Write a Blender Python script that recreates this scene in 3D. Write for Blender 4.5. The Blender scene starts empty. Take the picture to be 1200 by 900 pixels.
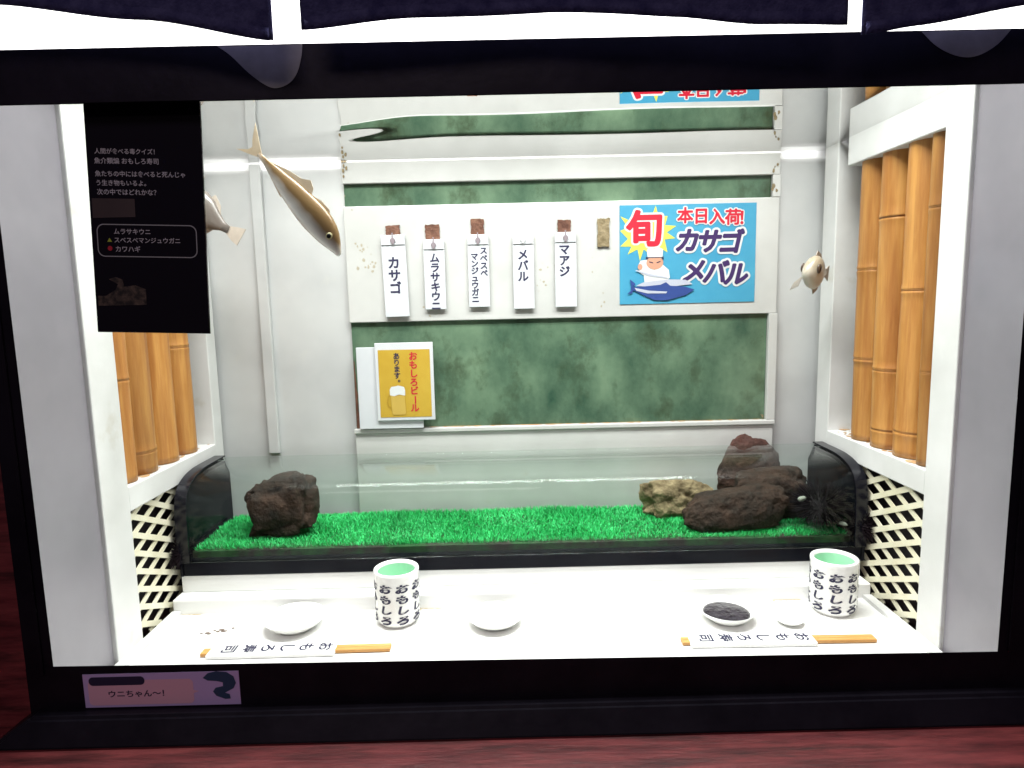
import bpy, bmesh, math, random
from mathutils import Vector, Matrix, noise

random.seed(7)
S = bpy.context.scene
COL = S.collection
R = math.radians

# ------------------------------------------------------------------ camera
PITCH, YAW, ROLL = R(7.34), R(0.22), R(-1.30)
cam_d = bpy.data.cameras.new('camera')
cam = bpy.data.objects.new('camera', cam_d)
COL.objects.link(cam)
fw = Vector((math.sin(YAW) * math.cos(PITCH), math.cos(YAW) * math.cos(PITCH), -math.sin(PITCH)))
r0 = Vector((math.cos(YAW), -math.sin(YAW), 0)); u0 = r0.cross(fw)
rt = r0 * math.cos(ROLL) + u0 * math.sin(ROLL)
up = -r0 * math.sin(ROLL) + u0 * math.cos(ROLL)
M = Matrix((rt, up, -fw)).transposed().to_4x4()
M.translation = Vector((-0.015, -0.8393, 0.4884))
cam.matrix_world = M
cam_d.sensor_width = 36.0
cam_d.lens = 763.6 / 1200 * 36.0
cam_d.clip_start = 0.02
cam_d.clip_end = 60
S.camera = cam

# ------------------------------------------------------------------ light
w = bpy.data.worlds.new('World'); S.world = w; w.use_nodes = True
bg = w.node_tree.nodes['Background']
bg.inputs[0].default_value = (0.75, 0.55, 0.70, 1); bg.inputs[1].default_value = 0.028
S.view_settings.view_transform = 'Standard'
S.view_settings.look = 'None'
S.view_settings.exposure = 0.12
S.view_settings.gamma = 1.0

def area(name, loc, rot, sx, sy, power, col):
    d = bpy.data.lights.new(name, 'AREA'); d.shape = 'RECTANGLE'; d.size = sx; d.size_y = sy
    d.energy = power; d.color = col
    o = bpy.data.objects.new(name, d); COL.objects.link(o); o.location = loc; o.rotation_euler = rot
    return o
# the tank's own lamps, hung over the water under the hood
area('tank_lamp', (0.0, 0.10, 1.22), (0, 0, 0), 1.28, 0.06, 24, (1.0, 0.99, 0.965))
area('tank_lamp', (0.0, 0.25, 1.22), (0, 0, 0), 1.28, 0.06, 17, (1.0, 0.99, 0.965))
# added fill lamp behind the visitor, for the room's dim ambient light
area('room_fill', (-0.6, -2.6, 2.3), (R(52), 0, R(-12)), 1.6, 0.6, 19, (1.0, 0.80, 0.87))

# ------------------------------------------------------------------ materials
MATS = {}
def mat(name, col, rough=0.5, col2=None, scale=8.0, bump=0.0, bscale=60.0, spec=0.5, metal=0.0,
        contrast=(0.35, 0.65), detail=6.0, stain=None, stain_scale=5.0, stain_cut=(0.62, 0.75), stretch=(1, 1, 1), trans=0.0, rand=0.0):
    if name in MATS: return MATS[name]
    m = bpy.data.materials.new(name); m.use_nodes = True
    nt = m.node_tree; n = nt.nodes; L = nt.links
    b = n['Principled BSDF']
    b.inputs['Roughness'].default_value = rough
    b.inputs['Specular IOR Level'].default_value = spec
    b.inputs['Metallic'].default_value = metal
    b.inputs['Base Color'].default_value = (*col, 1)
    if trans: b.inputs['Transmission Weight'].default_value = trans
    tc = n.new('ShaderNodeTexCoord'); mp = n.new('ShaderNodeMapping'); mp.inputs['Scale'].default_value = stretch
    geo = n.new('ShaderNodeNewGeometry')
    L.new(geo.outputs['Position'], mp.inputs['Vector'])
    out = None
    if col2:
        t = n.new('ShaderNodeTexNoise'); t.inputs['Scale'].default_value = scale; t.inputs['Detail'].default_value = detail; t.inputs['Roughness'].default_value = 0.62
        L.new(mp.outputs[0], t.inputs['Vector'])
        r = n.new('ShaderNodeValToRGB'); r.color_ramp.elements[0].position = contrast[0]; r.color_ramp.elements[1].position = contrast[1]
        r.color_ramp.elements[0].color = (*col, 1); r.color_ramp.elements[1].color = (*col2, 1)
        L.new(t.outputs['Fac'], r.inputs[0]); out = r.outputs[0]
    if stain:
        t2 = n.new('ShaderNodeTexNoise'); t2.inputs['Scale'].default_value = stain_scale; t2.inputs['Detail'].default_value = 9
        t2.inputs['Roughness'].default_value = 0.68
        L.new(mp.outputs[0], t2.inputs['Vector'])
        r2 = n.new('ShaderNodeValToRGB'); r2.color_ramp.elements[0].position = stain_cut[0]; r2.color_ramp.elements[1].position = stain_cut[1]
        r2.color_ramp.elements[0].color = (0, 0, 0, 1); r2.color_ramp.elements[1].color = (1, 1, 1, 1)
        L.new(t2.outputs['Fac'], r2.inputs[0])
        mx = n.new('ShaderNodeMix'); mx.data_type = 'RGBA'
        L.new(r2.outputs[0], mx.inputs[0])
        if out: L.new(out, mx.inputs[6])
        else: mx.inputs[6].default_value = (*col, 1)
        mx.inputs[7].default_value = (*stain, 1); out = mx.outputs[2]
    if rand and out:
        oi = n.new('ShaderNodeObjectInfo'); mr = n.new('ShaderNodeMapRange'); mr.inputs[3].default_value = 1 - rand * .6; mr.inputs[4].default_value = 1 + rand * .35
        L.new(oi.outputs['Random'], mr.inputs[0])
        hs = n.new('ShaderNodeHueSaturation'); L.new(mr.outputs[0], hs.inputs['Value']); L.new(out, hs.inputs['Color']); out = hs.outputs[0]
    if out: L.new(out, b.inputs['Base Color'])
    if bump:
        t3 = n.new('ShaderNodeTexNoise'); t3.inputs['Scale'].default_value = bscale; t3.inputs['Detail'].default_value = 8
        L.new(mp.outputs[0], t3.inputs['Vector'])
        bp = n.new('ShaderNodeBump'); bp.inputs['Strength'].default_value = bump; bp.inputs['Distance'].default_value = 0.01
        L.new(t3.outputs['Fac'], bp.inputs['Height']); L.new(bp.outputs[0], b.inputs['Normal'])
    MATS[name] = m
    return m

WHITE = mat('white_paint', (0.60, 0.60, 0.585), 0.42, (0.70, 0.70, 0.69), 7, 0.06, 30, stain=(0.48, 0.44, 0.35), stain_scale=9, stain_cut=(0.60, 0.80))
BOARDW = mat('white_board', (0.46, 0.46, 0.445), 0.38, (0.54, 0.54, 0.525), 6, 0.04, 30, stain=(0.45, 0.41, 0.32), stain_scale=11, stain_cut=(0.64, 0.80))
GREYW = mat('grey_wall', (0.195, 0.183, 0.205), 0.35, (0.25, 0.235, 0.26), 4, 0.03, 20)
BACKW = mat('back_white', (0.44, 0.445, 0.445), 0.40, (0.52, 0.525, 0.52), 5, 0.03, 20, stain=(0.52, 0.52, 0.48), stain_scale=12, stain_cut=(0.64, 0.80))
COUNTER = mat('counter_white', (0.82, 0.82, 0.80), 0.35, (0.87, 0.87, 0.86), 6, 0.02, 40)
PLASTIC = mat('tag_plastic', (0.54, 0.56, 0.59), 0.35, (0.60, 0.615, 0.64), 12)
CREAM = mat('lattice_plastic', (0.70, 0.66, 0.48), 0.45, (0.80, 0.77, 0.62), 16, stain=(0.45, 0.24, 0.08), stain_scale=14, stain_cut=(0.66, 0.76))
DARK = mat('dark_void', (0.012, 0.009, 0.012), 0.8)
BLACKF = mat('black_lacquer', (0.006, 0.005, 0.009), 0.42, (0.012, 0.010, 0.016), 12, 0.08, 40, spec=0.10)
BLACKA = mat('black_acrylic', (0.006, 0.006, 0.010), 0.16, (0.010, 0.011, 0.015), 9, spec=0.07)
SIGNB = mat('sign_black', (0.008, 0.007, 0.012), 0.12)
WOOD = mat('red_wood', (0.115, 0.016, 0.021), 0.45, (0.23, 0.044, 0.047), 7, 0.12, 30, stretch=(1.2, 9, 9), stain=(0.022, 0.006, 0.007), stain_scale=6, stain_cut=(0.45, 0.7))
BAMBOO = mat('bamboo', (0.33, 0.132, 0.026), 0.45, (0.47, 0.235, 0.062), 5, 0.03, 60, stretch=(14, 14, 1.0), stain=(0.26, 0.095, 0.022), stain_scale=3, stain_cut=(0.46, 0.72), rand=0.5)
NODEM = mat('bamboo_joint', (0.30, 0.13, 0.03), 0.5)
ALGAE = mat('algae_green', (0.026, 0.066, 0.043), 0.25, (0.165, 0.250, 0.160), 9, 0.05, 20, contrast=(0.29, 0.76), detail=9,
            stain=(0.030, 0.044, 0.020), stain_scale=12, stain_cut=(0.52, 0.74), stretch=(1, 1, .75))
RUST = mat('rust', (0.085, 0.032, 0.020), 0.9, (0.20, 0.095, 0.06), 50, 0.4, 120)
RUSTG = mat('rust_grey', (0.16, 0.12, 0.06), 0.9, (0.28, 0.22, 0.13), 60, 0.4, 120)
STAINM = mat('brown_deposit', (0.36, 0.18, 0.07), 0.9, (0.52, 0.36, 0.20), 40)
GREYM = mat('grey_metal', (0.24, 0.20, 0.22), 0.4)
NOREN = mat('noren_cloth', (0.028, 0.028, 0.085), 0.95, (0.062, 0.062, 0.145), 60, 0.35, 350, spec=0.1)
CERAM = mat('white_glaze', (0.83, 0.83, 0.80), 0.15, (0.86, 0.86, 0.84), 9)
GREENG = mat('green_glaze', (0.42, 0.78, 0.54), 0.15, (0.48, 0.82, 0.60), 9)
INK = mat('ink', (0.018, 0.016, 0.055), 0.6)
SOY = mat('soy_sauce', (0.020, 0.016, 0.022), 0.22, (0.05, 0.045, 0.055), 60, 0.25, 90)
PAPER = mat('paper', (0.84, 0.84, 0.82), 0.7)
STICK = mat('chopstick_wood', (0.50, 0.235, 0.055), 0.5, (0.66, 0.36, 0.12), 20, stretch=(0.5, 6, 6))
ROCK = mat('rock_brown', (0.010, 0.004, 0.003), 0.85, (0.060, 0.022, 0.013), 26, 0.9, 70, contrast=(0.3, 0.75), detail=10)
ROCKR = mat('rock_red', (0.022, 0.008, 0.006), 0.85, (0.090, 0.030, 0.020), 26, 0.9, 70, contrast=(0.3, 0.75), detail=10)
ROCKT = mat('rock_tan', (0.12, 0.070, 0.036), 0.85, (0.44, 0.30, 0.18), 30, 0.9, 60, contrast=(0.35, 0.7), detail=10)
URCH = mat('urchin_purple', (0.004, 0.002, 0.004), 0.7, (0.010, 0.005, 0.007), 40, spec=0.12)
SHELL = mat('shell', (0.14, 0.13, 0.11), 0.5, (0.42, 0.40, 0.36), 60, 0.3, 90)
def gmat(name, c1, c2):
    return mat(name, c1, 0.6, c2, 9, 0, 10, detail=4, stain=(.030, .25, .065), stain_scale=5, stain_cut=(.52, .74))
GRASS = gmat('turf_green', (0.018, 0.44, 0.105), (0.075, 0.74, 0.240))
TURFB = mat('turf_backing', (0.010, 0.055, 0.018), 0.9, (0.03, 0.12, 0.03), 40, stain=(0.03, 0.022, 0.016), stain_scale=18, stain_cut=(0.45, 0.6))
RED = mat('print_red', (0.50, 0.010, 0.030), 0.5)
PURP = mat('print_purple', (0.040, 0.016, 0.095), 0.5)
PWHITE = mat('print_white', (0.60, 0.62, 0.62), 0.5)
PBLUE = mat('print_blue', (0.040, 0.25, 0.42), 0.45, (0.065, 0.31, 0.46), 7)
PYEL = mat('print_yellow', (0.56, 0.56, 0.09), 0.5)
PSKIN = mat('print_skin', (0.52, 0.27, 0.18), 0.5)
PGREY = mat('print_grey', (0.42, 0.44, 0.52), 0.5)
PNAVY = mat('print_navy', (0.025, 0.055, 0.22), 0.5)
BEERY = mat('beer_yellow', (0.44, 0.27, 0.022), 0.45, (0.50, 0.33, 0.04), 9)
BEERL = mat('beer_light', (0.50, 0.34, 0.07), 0.45)
BEERO = mat('beer_line', (0.40, 0.24, 0.02), 0.5)
SIGNT = mat('sign_text', (0.55, 0.55, 0.57), 0.6)
SIGNO = mat('sign_outline', (0.34, 0.36, 0.36), 0.6)
LIME = mat('sign_lime', (0.40, 0.50, 0.04), 0.6)
STKP = mat('sticker_pink', (0.74, 0.46, 0.58), 0.5)
STKV = mat('sticker_violet', (0.54, 0.44, 0.78), 0.5)
STKB = mat('sticker_blue', (0.020, 0.060, 0.13), 0.5)
EYEB = mat('eye_black', (0.01, 0.01, 0.01), 0.1)
EYEW = mat('eye_ring', (0.42, 0.38, 0.20), 0.3)

def pane_mat(name, ior, tint, rough=0.0, f0=None):
    """a clear skin: lets light through, mirrors by the Fresnel law (f0: thin sheet, the same from both sides)"""
    m = bpy.data.materials.new(name); m.use_nodes = True
    nt = m.node_tree; n = nt.nodes; L = nt.links
    n.remove(n['Principled BSDF'])
    tr = n.new('ShaderNodeBsdfTransparent'); tr.inputs[0].default_value = (*tint, 1)
    gl = n.new('ShaderNodeBsdfGlossy'); gl.inputs['Roughness'].default_value = rough
    mx = n.new('ShaderNodeMixShader')
    if f0 is None:
        fr = n.new('ShaderNodeFresnel'); fr.inputs['IOR'].default_value = ior; fac = fr.outputs[0]
    else:
        lw = n.new('ShaderNodeLayerWeight'); lw.inputs['Blend'].default_value = 0.5
        pw = n.new('ShaderNodeMath'); pw.operation = 'POWER'; pw.inputs[1].default_value = 5; L.new(lw.outputs['Facing'], pw.inputs[0])
        ma = n.new('ShaderNodeMath'); ma.operation = 'MULTIPLY_ADD'; ma.inputs[1].default_value = 1 - f0; ma.inputs[2].default_value = f0; L.new(pw.outputs[0], ma.inputs[0]); fac = ma.outputs[0]
    L.new(fac, mx.inputs[0]); L.new(tr.outputs[0], mx.inputs[1]); L.new(gl.outputs[0], mx.inputs[2])
    L.new(mx.outputs[0], n['Material Output'].inputs[0])
    return m
WATER = pane_mat('water_skin', 1.333, (0.97, 1.0, 0.99))
GLASS = pane_mat('front_glass', 1.5, (0.99, 0.998, 0.995), 0.0, 0.015)
ACRYL = pane_mat('case_acrylic', 1.49, (0.93, 0.975, 0.952), 0.02, 0.009)

# ------------------------------------------------------------------ helpers
WLOC = {}
def link(name, me, material, parent=None):
    o = bpy.data.objects.new(name, me); COL.objects.link(o)
    if material:
        for mm in (material if isinstance(material, (list, tuple)) else [material]): me.materials.append(mm)
    return o
def obj(name, bm, material, parent=None, smooth=False):
    """bm holds world coordinates; the object's origin goes to its thing's base"""
    me = bpy.data.meshes.new(name)
    if parent is not None:
        off = WLOC[parent.name]
    else:
        xs = [v.co for v in bm.verts]
        lo = Vector((min(c.x for c in xs), min(c.y for c in xs), min(c.z for c in xs)))
        hi = Vector((max(c.x for c in xs), max(c.y for c in xs), max(c.z for c in xs)))
        off = Vector(((lo.x + hi.x) / 2, (lo.y + hi.y) / 2, lo.z))
    bmesh.ops.translate(bm, verts=bm.verts, vec=-off)
    if smooth:
        for f in bm.faces: f.smooth = True
    bm.to_mesh(me); bm.free()
    o = link(name, me, material)
    if parent is not None:
        o.parent = parent
    else:
        o.location = off
    WLOC[o.name] = off
    return o
def thing(name, label, cat, loc, group=None):
    o = bpy.data.objects.new(name, None); COL.objects.link(o); o.empty_display_size = 0.02
    o.location = loc; WLOC[o.name] = Vector(loc)
    return tag(o, label, cat, group)
def tag(o, label, cat, group=None):
    o['label'] = label; o['category'] = cat
    if group: o['group'] = group
    return o
def struct(o):
    o['kind'] = 'structure'; return o
def B(): return bmesh.new()
def box(bm, x0, x1, y0, y1, z0, z1, bev=0.0):
    r = bmesh.ops.create_cube(bm, size=1)
    vs = r['verts']
    for v in vs:
        v.co = Vector((x0 + (v.co.x + .5) * (x1 - x0), y0 + (v.co.y + .5) * (y1 - y0), z0 + (v.co.z + .5) * (z1 - z0)))
    if bev:
        es = list({e for v in vs for e in v.link_edges})
        bmesh.ops.bevel(bm, geom=es, offset=bev, segments=2, affect='EDGES', profile=0.5)
    return bm
def bx(*a, **k): return box(B(), *a, **k)
def poly(bm, pts, thick=None, vec=None):
    """flat polygon through world points, optionally extruded by vec"""
    vs = [bm.verts.new(p) for p in pts]
    f = bm.faces.new(vs)
    if vec is not None:
        e = bmesh.ops.extrude_face_region(bm, geom=[f])
        bmesh.ops.translate(bm, verts=[g for g in e['geom'] if isinstance(g, bmesh.types.BMVert)], vec=vec)
    return bm
def lathe(prof, cx, cy, z0, seg=48):
    bm = B(); rings = []
    for (r, z) in prof:
        if r < 1e-6: rings.append([bm.verts.new((cx, cy, z0 + z))])
        else: rings.append([bm.verts.new((cx + r * math.cos(2 * math.pi * k / seg), cy + r * math.sin(2 * math.pi * k / seg), z0 + z)) for k in range(seg)])
    for a, b in zip(rings, rings[1:]):
        for k in range(seg):
            k2 = (k + 1) % seg
            if len(a) == 1: bm.faces.new((a[0], b[k2], b[k]))
            elif len(b) == 1: bm.faces.new((a[k], a[k2], b[0]))
            else: bm.faces.new((a[k], a[k2], b[k2], b[k]))
    bmesh.ops.recalc_face_normals(bm, faces=bm.faces)
    return bm

# text: (verts, faces) of a string in its own plane, cached
TXT = {}
def glyphs(s, offset=0.0):
    if (s, offset) in TXT: return TXT[(s, offset)]
    c = bpy.data.curves.new('t', 'FONT'); c.body = s; c.size = 1; c.offset = offset; c.resolution_u = 3
    c.align_x = 'CENTER'; c.align_y = 'CENTER'
    o = bpy.data.objects.new('t', c); COL.objects.link(o); bpy.context.view_layer.update()
    me = bpy.data.meshes.new_from_object(o.evaluated_get(bpy.context.evaluated_depsgraph_get()))
    vs = [(v.co.x, v.co.y) for v in me.vertices]; fs = [tuple(p.vertices) for p in me.polygons]
    bpy.data.objects.remove(o); bpy.data.curves.remove(c); bpy.data.meshes.remove(me)
    if vs:   # centre the ink box
        x0 = min(v[0] for v in vs); x1 = max(v[0] for v in vs); y0 = min(v[1] for v in vs); y1 = max(v[1] for v in vs)
        ox = (x0 + x1) / 2 if len(s) > 1 else 0; oy = 0
        if len(s) > 1: oy = (y0 + y1) / 2
        vs = [(x - ox, y - oy) for x, y in vs]
    TXT[(s, offset)] = (vs, fs)
    return TXT[(s, offset)]
def put_text(bm, s, fn, offset=0.0, rot=0.0, sx=1.0, sy=1.0, shear=0.0, dx=0.0, dy=0.0):
    """fn maps 2-D text-plane coordinates to a world point"""
    vs, fs = glyphs(s, offset)
    c, sn = math.cos(rot), math.sin(rot)
    nv = []
    for x, y in vs:
        x2 = (x + shear * y) * sx; y2 = y * sy
        nv.append(bm.verts.new(fn(x2 * c - y2 * sn + dx, x2 * sn + y2 * c + dy)))
    for f in fs:
        try: bm.faces.new([nv[i] for i in f])
        except ValueError: pass
def column(bm, s, fn, cx, top, size, step, offset=0.02, wid=1.0):
    """a vertical line of Japanese, centre cx, first character's top at top, going down"""
    y = top - size * 0.5
    for ch in s:
        k = size
        if ch == 'ー': put_text(bm, ch, fn, offset, rot=-math.pi / 2, sx=k, sy=k, dx=cx, dy=y)
        elif ch == '。': put_text(bm, ch, fn, offset, sx=k, sy=k, dx=cx + 0.55 * size, dy=y + 0.45 * size)
        else: put_text(bm, ch, fn, offset, sx=k * wid, sy=k, dx=cx, dy=y)
        y -= step
def facing(x, y, z):          # text plane standing upright, facing the visitor
    return lambda a, b: Vector((x + a, y, z + b))

# ------------------------------------------------------------------ setting
CZ = -0.083           # counter top
YB = 0.590            # face of the boarded back wall
WZ = 0.787            # water level
struct(obj('wall', bx(-0.80, 0.80, 0.602, 0.640, -0.30, 1.40), BACKW))
struct(obj('wall', bx(-0.690, -0.662, 0.012, 0.150, -0.30, 1.40, bev=0.001), GREYW))
struct(obj('wall', bx(0.662, 0.690, 0.012, 0.150, -0.30, 1.40, bev=0.001), GREYW))
# outer shell of the tank behind the side screens
struct(obj('wall', bx(-0.800, -0.775, 0.012, 0.600, -0.30, 1.40), DARK))
struct(obj('wall', bx(0.775, 0.800, 0.012, 0.600, -0.30, 1.40), DARK))
# white lining of the lamp hood, above the water line
for sg in (-1, 1): struct(obj('hood_lining', bx(min(sg * .6525, sg * .6545), max(sg * .6525, sg * .6545), -.002, .586, .797, 1.40), WHITE))
struct(obj('hood_lining', bx(-.652, .652, .570, .586, .965, 1.40), WHITE))
# red timber wall in front, around the black frame
struct(obj('wooden_wall', bx(-1.60, -0.668, -0.004, 0.011, -0.60, 1.40), WOOD))
struct(obj('wooden_wall', bx(0.668, 1.60, -0.004, 0.011, -0.60, 1.40), WOOD))
struct(obj('wooden_ledge', bx(-1.60, 1.60, -0.30, -0.012, -0.110, -0.0722, bev=0.003), WOOD))
# water skin: a gently rippled sheet
bm = B(); nx, ny = 120, 60
grid = []
for j in range(ny + 1):
    row = []
    for i in range(nx + 1):
        x = -0.662 + 1.324 * i / nx; y = 0.014 + 0.574 * j / ny
        z = WZ + 0.00015 * math.sin(x * 9 + 1.3) * math.sin(y * 11) + 0.0003 * noise.noise(Vector((x * 5, y * 7, 2.2)))
        d = math.hypot((x + 0.30) / 0.10, (y - 0.34) / 0.09)
        z += 0.0022 * math.exp(-d * d) * math.sin(x * 16 + y * 30)
        row.append(bm.verts.new((x, y, z)))
    grid.append(row)
for j in range(ny):
    for i in range(nx):
        bm.faces.new((grid[j][i], grid[j][i + 1], grid[j + 1][i + 1], grid[j + 1][i]))
struct(obj('water', bm, WATER, smooth=True))
# brown deposits along the sill: ragged little strip
def ragged(name, x0, x1, y0, y1, z, parent, n=60, m=STAINM, axis='x', seed=1):
    rnd = random.Random(seed); bm = B(); a = []; b = []
    for k in range(n + 1):
        f = k / n; j = (rnd.random() ** 2) * (y1 - y0)
        if axis == 'x': p, q = (x0 + (x1 - x0) * f, y1, z), (x0 + (x1 - x0) * f, y1 - j - 0.0006, z + 0.0001)
        else: p, q = (y1, x0 + (x1 - x0) * f, z), (y1 - (j + 0.0006) * (1 if y1 > y0 else 1), x0 + (x1 - x0) * f, z + 0.0001)
        a.append(bm.verts.new(p)); b.append(bm.verts.new(q))
    for k in range(n): bm.faces.new((a[k], a[k + 1], b[k + 1], b[k]))
    return obj(name, bm, m, parent)
# counter, step and plinth strip
t = struct(obj('counter_top', bx(-0.660, 0.660, 0.014, 0.330, -0.110, CZ, bev=0.0015), COUNTER))
t = struct(obj('counter_step', bx(-0.655, 0.655, 0.322, 0.600, -0.105, -0.055, bev=0.002), COUNTER))
ragged('deposit', -.20, -.150, .3185, .3215, CZ + .0003, t, 24, mat('yellow_deposit', (.50, .36, .16), .8), seed=5)
ragged('deposit', .470, .525, .3175, .3215, CZ + .0003, t, 24, MATS['yellow_deposit'], seed=6)
ragged('deposit', -.652, -.600, .3185, .3215, CZ + .0003, t, 24, MATS['yellow_deposit'], seed=7)
obj('plinth_strip', bx(-0.652, 0.652, 0.356, 0.598, -0.0545, -0.022, bev=0.001), COUNTER, t)

# black picture frame of the tank
fr = thing('tank_frame', 'black lacquered wooden frame with stepped moulding around the tank window', 'frame', (0, -0.03, -0.085))
def prism(pts, vec):
    bm = B(); poly(bm, pts, vec=Vector(vec)); bmesh.ops.recalc_face_normals(bm, faces=bm.faces)
    bmesh.ops.bevel(bm, geom=list(bm.edges), offset=0.002, segments=2, affect='EDGES'); return bm
obj('top_rail', prism([(-.95, -.030, .7925), (-.95, -.030, .7290), (-.95, .0015, .7480), (-.95, .0015, .7925)], (1.9, 0, 0)), BLACKF, fr)
bm = prism([(-.664, -.030, -.060), (-.664, -.030, .0235), (-.664, .0015, -.010), (-.664, .0015, -.060)], (1.36, 0, 0))
for v in bm.verts:                      # the rail sits slightly out of level, as in the photograph
    if v.co.z > -.05: v.co.z -= .0095 * (v.co.x + .664)
obj('bottom_rail', bm, BLACKF, fr)
for s in (-1, 1):
    obj('side_rail', prism([(s * .664, -.0295, -.030), (s * .6255, -.0295, -.030), (s * .655, .0015, -.030), (s * .664, .0015, -.030)], (0, 0, .7600)), BLACKF, fr)
    obj('side_bead', bx(min(s * .638, s * .6425), max(s * .638, s * .6425), -.0325, -.0290, .0110, .7280, bev=.0014), BLACKF, fr)
bm = B()
tp = [(-.652, -.050, -.038), (.70, -.050, -.038), (.70, -.003, -.038), (-.652, -.003, -.038)]
bt = [(-.700, -.068, -.0715), (.74, -.068, -.0715), (.74, -.003, -.0715), (-.700, -.003, -.0715)]
tv = [bm.verts.new(p) for p in tp]; bv = [bm.verts.new(p) for p in bt]
bm.faces.new(tv); bm.faces.new(bv[::-1])
for k in range(4): bm.faces.new((tv[k], bv[k], bv[(k + 1) % 4], tv[(k + 1) % 4]))
bmesh.ops.recalc_face_normals(bm, faces=bm.faces)
bmesh.ops.bevel(bm, geom=list(bm.edges), offset=0.004, segments=2, affect='EDGES')
obj('base_moulding', bm, BLACKF, fr)
g = obj('window_pane', bx(-0.690, 0.690, 0.0030, 0.0110, -0.120, 0.79), GLASS)
tag(g, 'clear glass pane closing the front of the tank', 'glass pane')

# ------------------------------------------------------------------ back wall boarding
bp = thing('menu_board', 'white boarded back panel with green algae-stained openings behind the hanging tags', 'wall panel', (0.1, YB, -0.02))
X0, X1 = -0.361, 0.572
obj('board', bx(X0, X1, YB, 0.602, 0.741, 0.96, bev=0.0015), BOARDW, bp)
obj('board', bx(X0, X1, YB, 0.602, 0.447, 0.694, bev=0.0015), BOARDW, bp)
obj('board', bx(X0, X1, YB, 0.602, -0.02, 0.200, bev=0.0015), BOARDW, bp)
obj('stile', bx(0.555, 0.574, YB - 0.003, 0.602, 0.2115, 0.4465, bev=0.001), BOARDW, bp)
obj('stile', bx(0.556, 0.573, YB - 0.001, 0.602, 0.6945, 0.7405, bev=0.001), BOARDW, bp)
sl = obj('sill', bx(X0 - 0.002, X1 + 0.002, YB - 0.005, 0.602, 0.2005, 0.2110, bev=0.002), BOARDW, bp)
obj('green_pane', bx(X0 + .002, 0.554, YB + 0.007, 0.6015, 0.2112, 0.4468), ALGAE, bp)
obj('green_pane', bx(X0 + .002, 0.555, YB + 0.007, 0.6015, 0.6942, 0.7408), ALGAE, bp)
ragged('deposit', X0 + .003, 0.553, YB - 0.003, YB + 0.0065, 0.2116, sl, 120, seed=3)
bm = B(); rnd = random.Random(21)
L1 = []; L2 = []
for k in range(40):
    z = .2125 + .150 * k / 39; L1.append((X0 + .0025, YB + .0066, z)); L2.append((X0 + .0045 + .0075 * (1 - k / 39) * (.5 + .7 * rnd.random()), YB + .0066, z))
poly(bm, L1 + L2[::-1]); obj('deposit', bm, RUST, bp)
bm = B()
for k in range(26):
    x, z = rnd.choice([(-.352, .790), (-.354, .775), (.560, .758), (.562, .712), (.545, .2130), (-.200, .2135)]); x += rnd.gauss(0, .004); z += rnd.gauss(0, .006); q = .001 + .003 * rnd.random()
    if z < .215: continue
    poly(bm, [(x + q * math.cos(6.283 * i / 7) * (.6 + .6 * rnd.random()), YB - .0012 - k * 3e-6, z + q * 1.4 * math.sin(6.283 * i / 7)) for i in range(7)])
obj('rust_speck', bm, RUSTG, bp)['kind'] = 'stuff'
# raised batten to the left of the boarding
bt_ = obj('wall_batten', bx(-0.556, -0.533, 0.590, 0.6015, 0.160, 1.39, bev=0.0015), BACKW)
tag(bt_, 'narrow white vertical batten on the back wall left of the boarding', 'batten')

# ------------------------------------------------------------------ side screens: frame, bamboo, lattice
def side(s, y_out, y_in, y_far0, y_far1, zr0, zr1, ztop, side_word):
    XF = 0.657 * s       # visible face
    def b(x0, x1, *a, **k): return bx(min(s * x0, s * x1), max(s * x0, s * x1), *a, **k)
    root = thing('window_frame', 'white painted timber side frame holding bamboo poles beside the %s' % side_word, 'window frame', (s * .68, 0.35, CZ), 'side frames of the display')
    obj('stile', b(.655, .700, y_out, y_in, -0.12, 1.0, bev=0.002), WHITE, root)
    obj('stile', b(.657, .745, y_far0, y_far1, -0.05, 1.0, bev=0.002), WHITE, root)
    r = obj('rail', b(.656, .748, y_in + .0005, y_far0 - .0005, zr0, zr1, bev=0.002), WHITE, root)
    obj('rail', b(.656, .700, y_in + .0005, y_far0 - (.04 if s > 0 else .0005), ztop, 0.845, bev=0.002), WHITE, root)
    obj('skirting', b(.640, .6565, 0.016, 0.3215, CZ - .01, CZ + .008, bev=0.0015), WHITE, root)
    obj('backing', b(.7485, .758, y_in - .02, y_far0 + .01, zr0 + .03, 0.98), DARK, root)
    # bamboo
    scr = thing('bamboo_screen', 'row of tan bamboo poles standing in the side opening beside the %s' % side_word, 'bamboo screen', (s * .70, .35, zr1), 'bamboo screens of the display')
    return root, scr, r
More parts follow.
